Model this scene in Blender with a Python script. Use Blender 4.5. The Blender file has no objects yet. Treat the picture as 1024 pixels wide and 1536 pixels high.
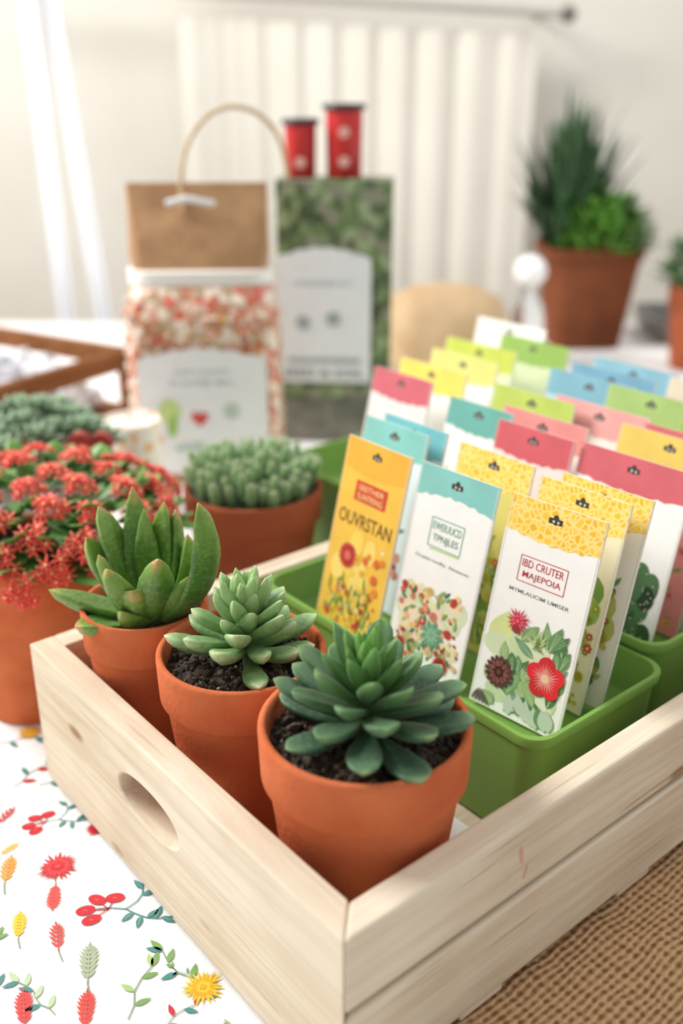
import bpy, math, random
from mathutils import Matrix, Vector, Euler
random.seed(7)
sc=bpy.context.scene
try:
    sc.view_settings.view_transform='Standard'
except Exception: pass
COL=sc.collection
TZ=-.016   # height of the table top surface
def lin(c):
    def g(v):
        v/=255.
        return v/12.92 if v<=.04045 else ((v+.055)/1.055)**2.4
    return (g(c[0]),g(c[1]),g(c[2]),1)
# ---------------------------------------------------------------- materials
def base_mat(name):
    m=bpy.data.materials.new(name);m.use_nodes=True
    nt=m.node_tree;b=nt.nodes['Principled BSDF']
    return m,nt,b
def N(nt,t,**k):
    n=nt.nodes.new(t)
    for a,v in k.items(): setattr(n,a,v)
    return n
def pmat(name,c1,c2=None,scale=20,rough=.6,bump=0,bscale=None,stretch=(1,1,1),spec=.5,detail=4,lo=.35,hi=.65,trans=0):
    m,nt,b=base_mat(name);L=nt.links
    b.inputs['Roughness'].default_value=rough
    b.inputs['Specular IOR Level'].default_value=spec
    if trans: b.inputs['Transmission Weight'].default_value=trans
    tc=N(nt,'ShaderNodeTexCoord');mp=N(nt,'ShaderNodeMapping');mp.inputs['Scale'].default_value=stretch
    L.new(tc.outputs['Object'],mp.inputs['Vector'])
    nz=N(nt,'ShaderNodeTexNoise');nz.inputs['Scale'].default_value=scale;nz.inputs['Detail'].default_value=detail
    L.new(mp.outputs[0],nz.inputs['Vector'])
    cr=N(nt,'ShaderNodeValToRGB');cr.color_ramp.elements[0].position=lo;cr.color_ramp.elements[1].position=hi
    cr.color_ramp.elements[0].color=lin(c1);cr.color_ramp.elements[1].color=lin(c2 or c1)
    L.new(nz.outputs[0],cr.inputs[0]);L.new(cr.outputs[0],b.inputs['Base Color'])
    if bump:
        n2=N(nt,'ShaderNodeTexNoise');n2.inputs['Scale'].default_value=bscale or scale;n2.inputs['Detail'].default_value=5
        L.new(mp.outputs[0],n2.inputs['Vector'])
        bp=N(nt,'ShaderNodeBump');bp.inputs['Strength'].default_value=bump;bp.inputs['Distance'].default_value=.002
        L.new(n2.outputs[0],bp.inputs['Height']);L.new(bp.outputs[0],b.inputs['Normal'])
    return m
def leafmat(name,stops,rough=.42,noise=.25,sss=.12,edge=None,mott=None,bump=.25,sheen=.08):
    m,nt,b=base_mat(name);L=nt.links
    b.inputs['Roughness'].default_value=rough
    b.inputs['Subsurface Weight'].default_value=sss;b.inputs['Subsurface Radius'].default_value=(.4,1,.2);b.inputs['Subsurface Scale'].default_value=.004
    b.inputs['Sheen Weight'].default_value=sheen;b.inputs['Sheen Roughness'].default_value=.5
    uv=N(nt,'ShaderNodeUVMap');sp=N(nt,'ShaderNodeSeparateXYZ');L.new(uv.outputs[0],sp.inputs[0])
    tc=N(nt,'ShaderNodeTexCoord');nz=N(nt,'ShaderNodeTexNoise');nz.inputs['Scale'].default_value=110;nz.inputs['Detail'].default_value=5
    L.new(tc.outputs['Object'],nz.inputs['Vector'])
    ma=N(nt,'ShaderNodeMath',operation='MULTIPLY_ADD');ma.inputs[1].default_value=noise;L.new(nz.outputs[0],ma.inputs[0]);L.new(sp.outputs[0],ma.inputs[2])
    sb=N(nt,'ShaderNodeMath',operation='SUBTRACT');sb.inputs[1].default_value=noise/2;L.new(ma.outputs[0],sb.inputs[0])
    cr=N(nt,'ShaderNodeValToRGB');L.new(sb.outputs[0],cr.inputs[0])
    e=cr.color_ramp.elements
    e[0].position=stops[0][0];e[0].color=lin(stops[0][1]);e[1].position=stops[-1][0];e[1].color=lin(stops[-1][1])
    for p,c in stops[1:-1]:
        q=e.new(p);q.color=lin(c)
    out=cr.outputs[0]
    if edge:
        mx=N(nt,'ShaderNodeMix',data_type='RGBA');mx.inputs[7].default_value=lin(edge)
        pw=N(nt,'ShaderNodeMath',operation='POWER');pw.inputs[1].default_value=1.8;L.new(sp.outputs[1],pw.inputs[0])
        mm=N(nt,'ShaderNodeMath',operation='MULTIPLY');mm.inputs[1].default_value=.85;L.new(pw.outputs[0],mm.inputs[0])
        L.new(mm.outputs[0],mx.inputs[0]);L.new(out,mx.inputs[6]);out=mx.outputs[2]
    if mott:
        n3=N(nt,'ShaderNodeTexNoise');n3.inputs['Scale'].default_value=420;n3.inputs['Detail'].default_value=3;L.new(tc.outputs['Object'],n3.inputs['Vector'])
        c3=N(nt,'ShaderNodeValToRGB');c3.color_ramp.elements[0].position=.48;c3.color_ramp.elements[0].color=(0,0,0,1);c3.color_ramp.elements[1].position=.68;c3.color_ramp.elements[1].color=(.6,.6,.6,1)
        L.new(n3.outputs[0],c3.inputs[0])
        m2=N(nt,'ShaderNodeMix',data_type='RGBA');m2.inputs[7].default_value=lin(mott);L.new(c3.outputs[0],m2.inputs[0]);L.new(out,m2.inputs[6]);out=m2.outputs[2]
    L.new(out,b.inputs['Base Color'])
    if bump:
        n4=N(nt,'ShaderNodeTexNoise');n4.inputs['Scale'].default_value=300;n4.inputs['Detail'].default_value=4;L.new(tc.outputs['Object'],n4.inputs['Vector'])
        bp=N(nt,'ShaderNodeBump');bp.inputs['Strength'].default_value=bump;bp.inputs['Distance'].default_value=.001
        L.new(n4.outputs[0],bp.inputs['Height']);L.new(bp.outputs[0],b.inputs['Normal'])
    return m
def woodmat(name,axis,c1=(230,218,198),c2=(208,190,164),knots=True):
    m,nt,b=base_mat(name);L=nt.links
    b.inputs['Roughness'].default_value=.74;b.inputs['Specular IOR Level'].default_value=.15
    tc=N(nt,'ShaderNodeTexCoord');mp=N(nt,'ShaderNodeMapping')
    s=[62,62,62];s[axis]=3.0;mp.inputs['Scale'].default_value=s
    L.new(tc.outputs['Object'],mp.inputs['Vector'])
    oi=N(nt,'ShaderNodeObjectInfo');mu=N(nt,'ShaderNodeMath',operation='MULTIPLY');mu.inputs[1].default_value=23
    L.new(oi.outputs['Random'],mu.inputs[0]);L.new(mu.outputs[0],mp.inputs['Location'])
    nz=N(nt,'ShaderNodeTexNoise');nz.inputs['Scale'].default_value=1.6;nz.inputs['Detail'].default_value=9;nz.inputs['Distortion'].default_value=1.0;nz.inputs['Roughness'].default_value=.66
    L.new(mp.outputs[0],nz.inputs['Vector'])
    cr=N(nt,'ShaderNodeValToRGB');e=cr.color_ramp.elements
    e[0].position=.30;e[0].color=lin(c2);e[1].position=.60;e[1].color=lin(c1)
    L.new(nz.outputs[0],cr.inputs[0])
    mp2=N(nt,'ShaderNodeMapping');s2=[170,170,170];s2[axis]=7;mp2.inputs['Scale'].default_value=s2;L.new(tc.outputs['Object'],mp2.inputs['Vector'])
    n2=N(nt,'ShaderNodeTexNoise');n2.inputs['Scale'].default_value=1;n2.inputs['Detail'].default_value=3
    L.new(mp2.outputs[0],n2.inputs['Vector'])
    c3=N(nt,'ShaderNodeValToRGB');c3.color_ramp.elements[0].position=.27;c3.color_ramp.elements[0].color=(.66,.57,.48,1);c3.color_ramp.elements[1].position=.37;c3.color_ramp.elements[1].color=(1,1,1,1)
    L.new(n2.outputs[0],c3.inputs[0])
    n5=N(nt,'ShaderNodeTexNoise');n5.inputs['Scale'].default_value=11;n5.inputs['Detail'].default_value=2;L.new(tc.outputs['Object'],n5.inputs['Vector'])
    c5=N(nt,'ShaderNodeValToRGB');c5.color_ramp.elements[0].position=.35;c5.color_ramp.elements[0].color=(.87,.84,.80,1);c5.color_ramp.elements[1].position=.6;c5.color_ramp.elements[1].color=(1,1,1,1)
    L.new(n5.outputs[0],c5.inputs[0])
    mx=N(nt,'ShaderNodeMix',data_type='RGBA',blend_type='MULTIPLY');mx.inputs[0].default_value=1
    L.new(cr.outputs[0],mx.inputs[6]);L.new(c3.outputs[0],mx.inputs[7])
    my=N(nt,'ShaderNodeMix',data_type='RGBA',blend_type='MULTIPLY');my.inputs[0].default_value=1
    L.new(mx.outputs[2],my.inputs[6]);L.new(c5.outputs[0],my.inputs[7]);out=my.outputs[2]
    if knots:
        mp3=N(nt,'ShaderNodeMapping');s3=[22,22,22];s3[axis]=9;mp3.inputs['Scale'].default_value=s3;mp3.inputs['Location'].default_value=(.3,.45,.2);L.new(tc.outputs['Object'],mp3.inputs['Vector'])
        vo=N(nt,'ShaderNodeTexVoronoi');vo.inputs['Scale'].default_value=1;L.new(mp3.outputs[0],vo.inputs['Vector'])
        ck=N(nt,'ShaderNodeValToRGB');ck.color_ramp.elements[0].position=.05;ck.color_ramp.elements[0].color=(.55,.42,.30,1);ck.color_ramp.elements[1].position=.11;ck.color_ramp.elements[1].color=(1,1,1,1)
        L.new(vo.outputs['Distance'],ck.inputs[0])
        mk_=N(nt,'ShaderNodeMix',data_type='RGBA',blend_type='MULTIPLY');mk_.inputs[0].default_value=1
        L.new(out,mk_.inputs[6]);L.new(ck.outputs[0],mk_.inputs[7]);out=mk_.outputs[2]
    L.new(out,b.inputs['Base Color'])
    bp=N(nt,'ShaderNodeBump');bp.inputs['Strength'].default_value=.5;bp.inputs['Distance'].default_value=.001
    L.new(nz.outputs[0],bp.inputs['Height']);L.new(bp.outputs[0],b.inputs['Normal'])
    return m
def vormat(name,cols,scale,rough=.5,bump=0,edge=None,stretch=(1,1,1),ew=(.06,.13)):
    m,nt,b=base_mat(name);L=nt.links
    b.inputs['Roughness'].default_value=rough
    tc=N(nt,'ShaderNodeTexCoord');mp=N(nt,'ShaderNodeMapping');mp.inputs['Scale'].default_value=stretch
    L.new(tc.outputs['Object'],mp.inputs['Vector'])
    vo=N(nt,'ShaderNodeTexVoronoi');vo.inputs['Scale'].default_value=scale;L.new(mp.outputs[0],vo.inputs['Vector'])
    sp=N(nt,'ShaderNodeSeparateXYZ');L.new(vo.outputs['Color'],sp.inputs[0])
    cr=N(nt,'ShaderNodeValToRGB');cr.color_ramp.interpolation='CONSTANT';e=cr.color_ramp.elements
    e[0].position=0;e[0].color=lin(cols[0]);e[1].position=1/len(cols);e[1].color=lin(cols[1])
    for i,c in enumerate(cols[2:]):
        q=e.new((i+2)/len(cols));q.color=lin(c)
    L.new(sp.outputs[0],cr.inputs[0]);out=cr.outputs[0]
    if edge:
        v2=N(nt,'ShaderNodeTexVoronoi',feature='DISTANCE_TO_EDGE');v2.inputs['Scale'].default_value=scale;L.new(mp.outputs[0],v2.inputs['Vector'])
        r2=N(nt,'ShaderNodeValToRGB');r2.color_ramp.elements[0].position=ew[0];r2.color_ramp.elements[1].position=ew[1]
        L.new(v2.outputs[0],r2.inputs[0])
        mx=N(nt,'ShaderNodeMix',data_type='RGBA');mx.inputs[6].default_value=lin(edge)
        L.new(r2.outputs[0],mx.inputs[0]);L.new(out,mx.inputs[7]);out=mx.outputs[2]
    L.new(out,b.inputs['Base Color'])
    if bump:
        bp=N(nt,'ShaderNodeBump');bp.inputs['Strength'].default_value=bump;bp.inputs['Distance'].default_value=.003;bp.invert=True
        L.new(vo.outputs['Distance'],bp.inputs['Height']);L.new(bp.outputs[0],b.inputs['Normal'])
    return m
def weavemat(name,c1,c2,scale=78,bump=.8):
    m,nt,b=base_mat(name);L=nt.links
    b.inputs['Roughness'].default_value=.95;b.inputs['Specular IOR Level'].default_value=.1
    tc=N(nt,'ShaderNodeTexCoord')
    nd=N(nt,'ShaderNodeTexNoise');nd.inputs['Scale'].default_value=25;nd.inputs['Detail'].default_value=2;L.new(tc.outputs['Object'],nd.inputs['Vector'])
    vm_=N(nt,'ShaderNodeVectorMath',operation='MULTIPLY_ADD');vm_.inputs[1].default_value=(.008,.008,0);L.new(nd.outputs['Color'],vm_.inputs[0]);L.new(tc.outputs['Object'],vm_.inputs[2])
    w1=N(nt,'ShaderNodeTexWave',bands_direction='X');w2=N(nt,'ShaderNodeTexWave',bands_direction='Y')
    for w in(w1,w2):
        w.inputs['Scale'].default_value=scale*(.6 if w is w1 else 1);w.inputs['Distortion'].default_value=2;w.inputs['Detail'].default_value=2.5;w.inputs['Detail Scale'].default_value=.6
        L.new(vm_.outputs[0],w.inputs['Vector'])
    m1_=N(nt,'ShaderNodeMath',operation='MULTIPLY');m1_.inputs[1].default_value=.28;L.new(w1.outputs['Fac'],m1_.inputs[0])
    mx=N(nt,'ShaderNodeMath',operation='MULTIPLY_ADD');mx.inputs[1].default_value=.5;L.new(w2.outputs['Fac'],mx.inputs[0]);L.new(m1_.outputs[0],mx.inputs[2])
    nz=N(nt,'ShaderNodeTexNoise');nz.inputs['Scale'].default_value=260;nz.inputs['Detail'].default_value=6;L.new(tc.outputs['Object'],nz.inputs['Vector'])
    ad=N(nt,'ShaderNodeMath',operation='MULTIPLY_ADD');ad.inputs[1].default_value=.9;L.new(nz.outputs[0],ad.inputs[0]);L.new(mx.outputs[0],ad.inputs[2])
    cr=N(nt,'ShaderNodeValToRGB');cr.color_ramp.elements[0].position=.45;cr.color_ramp.elements[0].color=lin(c2);cr.color_ramp.elements[1].position=1.1 if False else 1.0;cr.color_ramp.elements[1].color=lin(c1)
    L.new(ad.outputs[0],cr.inputs[0]);L.new(cr.outputs[0],b.inputs['Base Color'])
    bp=N(nt,'ShaderNodeBump');bp.inputs['Strength'].default_value=bump;bp.inputs['Distance'].default_value=.002
    L.new(ad.outputs[0],bp.inputs['Height']);L.new(bp.outputs[0],b.inputs['Normal'])
    return m
FLAT={}
def flat(c,rough=.42):
    k=(tuple(c),rough)
    if k not in FLAT:
        f=.975 if min(c)>200 else .93
        FLAT[k]=pmat('print_%02x%02x%02x'%tuple(c),c,tuple(int(v*f) for v in c),scale=45,rough=rough,lo=.3,hi=.75)
    return FLAT[k]
# ---------------------------------------------------------------- mesh helpers
def empty(name,loc=(0,0,0),rotz=0):
    o=bpy.data.objects.new(name,None);o.location=loc;o.rotation_euler=(0,0,rotz);COL.objects.link(o);return o
def mk(name,V,F,mats,MI=None,smooth=True,parent=None,loc=None,mw=None,UV=None,sharp=None):
    me=bpy.data.meshes.new(name);me.from_pydata([tuple(v) for v in V],[],F)
    for m in (mats if isinstance(mats,(list,tuple)) else [mats]): me.materials.append(m)
    if MI: me.polygons.foreach_set('material_index',MI)
    me.polygons.foreach_set('use_smooth',[smooth]*len(F))
    if UV:
        ul=me.uv_layers.new(name='UVMap')
        buf=[]
        for l in me.loops: buf+=UV[l.vertex_index]
        ul.data.foreach_set('uv',buf)
    if sharp and smooth: me.set_sharp_from_angle(angle=math.radians(sharp))
    me.update()
    o=bpy.data.objects.new(name,me);COL.objects.link(o)
    if parent: o.parent=parent
    if loc: o.location=loc
    if mw: o.matrix_world=mw
    return o
def bevel(o,w=.001,seg=2):
    b=o.modifiers.new('bevel','BEVEL');b.width=w;b.segments=seg;b.limit_method='ANGLE';b.angle_limit=math.radians(40);return o
def box(name,x0,x1,y0,y1,z0,z1,mat,parent=None,bw=.0012):
    cx,cy,cz=(x0+x1)/2,(y0+y1)/2,(z0+z1)/2
    V=[(x-cx,y-cy,z-cz) for z in(z0,z1) for x,y in((x0,y0),(x1,y0),(x1,y1),(x0,y1))]
    F=[(3,2,1,0),(4,5,6,7),(0,1,5,4),(1,2,6,5),(2,3,7,6),(3,0,4,7)]
    o=mk(name,V,F,mat,smooth=False,parent=parent,loc=(cx,cy,cz))
    if bw: bevel(o,bw)
    return o
def lathe(name,prof,mat,parent=None,loc=(0,0,0),seg=56,sharp=50,cap0=True,cap1=True):
    V=[];F=[]
    for r,z in prof:
        for j in range(seg):
            a=2*math.pi*j/seg;V.append((r*math.cos(a),r*math.sin(a),z))
    for i in range(len(prof)-1):
        for j in range(seg):
            k=(j+1)%seg;F.append((i*seg+j,i*seg+k,(i+1)*seg+k,(i+1)*seg+j))
    if cap0:F.append(tuple(range(seg-1,-1,-1)))
    if cap1:F.append(tuple((len(prof)-1)*seg+j for j in range(seg)))
    return mk(name,V,F,mat,parent=parent,loc=loc,sharp=sharp)
def rrect(w,d,rad,n=6):
    pts=[]
    for cx,cy,a0 in((w/2-rad,d/2-rad,0),(-w/2+rad,d/2-rad,90),(-w/2+rad,-d/2+rad,180),(w/2-rad,-d/2+rad,270)):
        for i in range(n+1):
            a=math.radians(a0+90*i/n);pts.append((cx+rad*math.cos(a),cy+rad*math.sin(a)))
    return pts
def loft(name,loops,mat,parent=None,loc=(0,0,0),sharp=45,cap0=True,cap1=True,rotz=0):
    V=[];F=[];n=None
    for w,d,rad,z in loops:
        p=rrect(w,d,min(rad,w/2-1e-5,d/2-1e-5));n=len(p);V+=[(x,y,z) for x,y in p]
    for i in range(len(loops)-1):
        for j in range(n):
            k=(j+1)%n;F.append((i*n+j,i*n+k,(i+1)*n+k,(i+1)*n+j))
    if cap0:F.append(tuple(range(n-1,-1,-1)))
    if cap1:F.append(tuple((len(loops)-1)*n+j for j in range(n)))
    o=mk(name,V,F,mat,parent=parent,loc=loc,sharp=sharp);o.rotation_euler=(0,0,rotz);return o
def tube(name,pts,r,mat,parent=None,res=6,cyc=False):
    cu=bpy.data.curves.new(name,'CURVE');cu.dimensions='3D';cu.bevel_depth=r;cu.bevel_resolution=3;cu.resolution_u=res
    s=cu.splines.new('NURBS');s.points.add(len(pts)-1)
    for p,q in zip(s.points,pts): p.co=(*q,1)
    s.use_endpoint_u=True;s.order_u=4 if len(pts)>3 else 2;s.use_cyclic_u=cyc
    cu.materials.append(mat)
    o=bpy.data.objects.new(name,cu);COL.objects.link(o)
    dg=bpy.context.evaluated_depsgraph_get();dg.update()
    me=bpy.data.meshes.new_from_object(o.evaluated_get(dg));bpy.data.objects.remove(o)
    o=bpy.data.objects.new(name,me);COL.objects.link(o)
    me.polygons.foreach_set('use_smooth',[True]*len(me.polygons))
    if parent:o.parent=parent
    return o
class Bag:
    def __init__(s): s.V=[];s.F=[];s.UV=[];s.MI=[]
def interp(cp,t):
    for (a,x),(b,y) in zip(cp,cp[1:]):
        if t<=b:
            u=(t-a)/(b-a) if b>a else 0;u=u*u*(3-2*u)*.5+u*.5
            return x+(y-x)*u
    return cp[-1][1]
SPOON=[(0,.36),(.25,.5),(.55,.90),(.72,1),(.86,.88),(.95,.58),(.985,.22),(1,.03)]
LANCE=[(0,.6),(.2,.85),(.42,1),(.65,.85),(.85,.5),(.95,.22),(1,.03)]
FLESH=[(0,.6),(.2,.85),(.45,1),(.7,.9),(.88,.6),(.96,.3),(1,.03)]
PLUMP=[(0,.35),(.25,.55),(.6,.97),(.75,1),(.88,.75),(.95,.4),(1,.04)]
OVAL=[(0,.12),(.2,.7),(.5,1),(.8,.75),(.95,.35),(1,.03)]
def leaf(B,org,az,el,L,W,T,prof=SPOON,curl=0,cup=.15,n=12,m=10,v=0,roll=0,mi=0,side=0):
    a=math.radians(az);e=math.radians(el)
    Y=Vector((math.cos(a)*math.cos(e),math.sin(a)*math.cos(e),math.sin(e)))
    X=Vector((math.sin(a),-math.cos(a),0));Z=X.cross(Y).normalized()
    if roll:
        q=Matrix.Rotation(math.radians(roll),3,Y);X=q@X;Z=q@Z
    b0=len(B.V);p=Vector((0,0));ph=0;pt=0;sx=0
    for i in range(n+1):
        t=1-(1-i/n)**1.35
        dt=t-pt;ph=curl*(t+pt)/2
        p=p+Vector((math.cos(ph),math.sin(ph)))*dt*L;pt=t
        w=W/2*interp(prof,t);th=T/2*interp([(0,.7),(.3,.9),(.7,1),(.9,.7),(1,.05)],t)
        nrm=(-math.sin(curl*t),math.cos(curl*t))
        sx=side*L*t*t
        for j in range(m):
            g=2*math.pi*j/m;x=w*math.cos(g);z=th*math.sin(g)+cup*w*math.cos(g)**2-cup*w*.5
            if math.sin(g)<0: z-=th*.35*(1-abs(math.cos(g)))
            q=org+X*(x+sx)+Y*(p.x+nrm[0]*z)+Z*(p.y+nrm[1]*z)
            B.V.append(q);B.UV.append((t,v))
    for i in range(n):
        for j in range(m):
            k=(j+1)%m;B.F.append((b0+i*m+j,b0+i*m+k,b0+(i+1)*m+k,b0+(i+1)*m+j));B.MI.append(mi)
    B.F.append(tuple(b0+n*m+j for j in range(m)));B.MI.append(mi)
def bagobj(B,name,mats,parent=None,loc=None,sharp=None):
    return mk(name,B.V,B.F,mats,MI=B.MI,parent=parent,loc=loc,UV=B.UV or None,sharp=sharp)
def lumps(B,pts,smin,smax,mi=0):
    ico=[(0,0,1),(.894,0,.447),(.276,.851,.447),(-.724,.526,.447),(-.724,-.526,.447),(.276,-.851,.447),(.724,.526,-.447),(-.276,.851,-.447),(-.894,0,-.447),(-.276,-.851,-.447),(.724,-.526,-.447),(0,0,-1)]
    fs=[(0,1,2),(0,2,3),(0,3,4),(0,4,5),(0,5,1),(1,6,2),(2,7,3),(3,8,4),(4,9,5),(5,10,1),(1,10,6),(2,6,7),(3,7,8),(4,8,9),(5,9,10),(11,7,6),(11,8,7),(11,9,8),(11,10,9),(11,6,10)]
    for p in pts:
        s=random.uniform(smin,smax);R=Euler((random.random()*6,random.random()*6,random.random()*6)).to_matrix()
        b0=len(B.V);k=(random.uniform(.6,1.2),random.uniform(.6,1.2),random.uniform(.5,.9))
        for q in ico:
            q=Vector((q[0]*k[0],q[1]*k[1],q[2]*k[2]))*s*random.uniform(.85,1.15);B.V.append(Vector(p)+R@q);B.UV.append((random.random(),0))
        B.F+=[tuple(b0+i for i in f) for f in fs];B.MI+=[mi]*20
# ---------------------------------------------------------------- flat print art
class Art:
    def __init__(s): s.V=[];s.F=[];s.MI=[];s.mats=[]
    def mi(s,m):
        if not hasattr(m,'node_tree'): m=flat(m)
        if m not in s.mats:s.mats.append(m)
        return s.mats.index(m)
    def poly(s,pts,z,m):
        b=len(s.V);s.V+=[(x,y,z) for x,y in pts];s.F.append(tuple(range(b,b+len(pts))));s.MI.append(s.mi(m))
    def ell(s,x,y,rx,ry,z,m,rot=0,n=14):
        c,d=math.cos(rot),math.sin(rot)
        s.poly([(x+rx*math.cos(t)*c-ry*math.sin(t)*d,y+rx*math.cos(t)*d+ry*math.sin(t)*c) for t in [2*math.pi*i/n for i in range(n)]],z,m)
    def leaf(s,x,y,L,W,ang,z,m,n=8):
        c,d=math.cos(ang),math.sin(ang);p=[]
        for i in range(n+1):
            t=i/n;p.append((t*L,W/2*math.sin(math.pi*t**.8)))
        for i in range(n-1,0,-1):
            t=i/n;p.append((t*L,-W/2*math.sin(math.pi*t**.8)))
        s.poly([(x+a*c-b*d,y+a*d+b*c) for a,b in p],z,m)
    def line(s,pts,w,z,m):
        for (x0,y0),(x1,y1) in zip(pts,pts[1:]):
            l=math.hypot(x1-x0,y1-y0) or 1;nx,ny=-(y1-y0)/l*w/2,(x1-x0)/l*w/2
            s.poly([(x0+nx,y0+ny),(x0-nx,y0-ny),(x1-nx,y1-ny),(x1+nx,y1+ny)],z,m)
    def rect(s,x0,y0,x1,y1,z,m): s.poly([(x0,y0),(x1,y0),(x1,y1),(x0,y1)],z,m)
    def frame(s,x0,y0,x1,y1,w,z,m):
        s.line([(x0,y0),(x1,y0),(x1,y1),(x0,y1),(x0,y0)],w,z,m)
    def mum(s,x,y,r,z,m,m2=None,n=18,rnd=random):
        for ring,(rr,k) in enumerate(((1,n),(.68,n-4),(.4,n-8))):
            for i in range(k):
                a=2*math.pi*i/k+ring*.2+rnd.uniform(-.06,.06);s.leaf(x,y,r*rr*rnd.uniform(.82,1.06),r*.16,a,z+ring*.00008+.00001*(i%2),m if ring!=1 else (m2 or m))
        s.ell(x,y,r*.14,r*.14,z+.0003,m2 or m)
    def hib(s,x,y,r,z,m,mc,n=5,a0=0):
        for i in range(n):
            a=a0+2*math.pi*i/n
            s.ell(x+math.cos(a)*r*.52,y+math.sin(a)*r*.52,r*.5,r*.46,z+.00003*i,m if i%2 else tuple(min(255,int(v*1.08)) for v in m),rot=a)
            s.leaf(x,y,r*.55,r*.3,a,z+.0002,(232,100,104))
            for w in(-.5,-.25,.0,.25,.5): s.leaf(x,y,r*(.8-abs(w)*.3),r*.035,a+w,z+.00024,mc,n=3)
        s.ell(x,y,r*.2,r*.2,z+.0003,(244,206,190));s.ell(x,y,r*.09,r*.09,z+.00034,(240,220,110))
    def bloom(s,x,y,r,z,cols):
        for k,c in enumerate(cols):
            n=16-3*k;rr=r*(1-k*.27)
            for i in range(n): s.ell(x+math.cos(6.283*i/n)*rr*.78,y+math.sin(6.283*i/n)*rr*.78,rr*.24,rr*.15,z+.00004*(k*2+i%2),c,rot=6.283*i/n,n=8)
            s.ell(x,y,rr*.75,rr*.75,z+.00004*(k*2+1),c)
    def daisy(s,x,y,r,z,c,cc,n=8,a0=0):
        for i in range(n): s.leaf(x,y,r,r*.55,a0+6.283*i/n,z+.00001*(i%2),c,n=5)
        s.ell(x,y,r*.28,r*.28,z+.00004,cc,n=8)
    def text(s,t,x0,x1,y,h,z,m):
        cu=bpy.data.curves.new('t','FONT');cu.body=t;cu.resolution_u=3;cu.offset=.006
        o=bpy.data.objects.new('t',cu);COL.objects.link(o)
        dg=bpy.context.evaluated_depsgraph_get();dg.update()
        me=bpy.data.meshes.new_from_object(o.evaluated_get(dg));bpy.data.objects.remove(o)
        xs=[v.co.x for v in me.vertices];ys=[v.co.y for v in me.vertices]
        ax,bx,ay,by=min(xs),max(xs),min(ys),max(ys);b=len(s.V);k=s.mi(m)
        for v in me.vertices: s.V.append((x0+(v.co.x-ax)/(bx-ax)*(x1-x0),y+(v.co.y-ay)/(by-ay)*h,z))
        for p in me.polygons: s.F.append(tuple(b+i for i in p.vertices));s.MI.append(k)
        bpy.data.meshes.remove(me)
    def obj(s,name,parent=None,loc=None,mw=None):
        return mk(name,s.V,s.F,s.mats,MI=s.MI,smooth=False,parent=parent,loc=loc,mw=mw)
# ---------------------------------------------------------------- frame of crate
RV=Vector((.7690,.6392,0));LV=Vector((-.6392,.7690,0));A0=Vector((.001,.292,0));ROT=math.atan2(.6392,.7690)
def CW(r,l,z=0): return A0+RV*r+LV*l+Vector((0,0,z))
def crate_parent(n): return empty(n,A0,ROT)
# ================================================================ room + table
wallm=pmat('wall_paint',(221,217,208),(228,225,217),scale=3,rough=.9)
floorm=pmat('floor_boards',(150,130,108),(172,152,128),scale=3,stretch=(1,14,1),rough=.5)
def slab(name,x0,x1,y0,y1,z0,z1,m): return box(name,x0,x1,y0,y1,z0,z1,m,bw=0)
slab('wall_back',-2.2,2.2,2.5,2.6,-.75,1.75,wallm)
slab('wall_left',-2.3,-2.2,-1.2,2.6,-.75,1.75,wallm)
slab('floor',-2.3,2.2,-1.2,2.6,-.8,-.75,floorm)
slab('baseboard_back',-2.2,2.2,2.485,2.5,-.75,-.65,pmat('trim_white',(235,233,228)))
tab=empty('table')
tw=pmat('table_wood',(150,110,75),(130,92,60),scale=10,stretch=(1,8,1))
box('top',-1.05,1.05,-.15,1.93,TZ-.03,TZ-.003,tw,tab)
for i,(x,y) in enumerate(((-.98,-.08),(.98,-.08),(-.98,1.86),(.98,1.86))): box('leg_%d'%(i+1),x-.03,x+.03,y-.03,y+.03,-.75,TZ-.03,tw,tab)
clothm=pmat('cotton_cloth',(247,246,245),(241,240,240),scale=6,rough=.85,bump=.15,bscale=700,spec=.2)
tc=empty('floral_tablecloth')
V=[];F=[]
nx,ny=60,50
def clothpt(u,v):
    x=-1.25+2.5*u;y=-.35+2.48*v;z=TZ-.0005
    dx=max(abs(x)-1.055,0);dy=max(-.155-y,y-1.935,0);d=max(dx,dy)
    if d>0:
        z=TZ-d*1.2;
        if dx>0: x=math.copysign(1.06+.012*(1+math.sin(y*28))*min(1,d*8),x)
        if dy>0: y=(-.16-.012*(1+math.sin(x*28))*min(1,d*8)) if y<0 else (1.94+.012*(1+math.sin(x*28))*min(1,d*8))
    return (x,y,z)
for j in range(ny+1):
    for i in range(nx+1): V.append(clothpt(i/nx,j/ny))
for j in range(ny):
    for i in range(nx):
        a=j*(nx+1)+i;F.append((a,a+1,a+nx+2,a+nx+1))
mk('cloth',V,F,clothm,parent=tc)
RED=(206,28,46);CORAL=(230,80,74);TEAL=(66,138,134);GRN=(120,162,92);YEL=(242,196,44);ORG=(238,160,60);GRY=(128,156,130);DRED=(170,25,50)
art=Art();Z0=0
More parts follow.
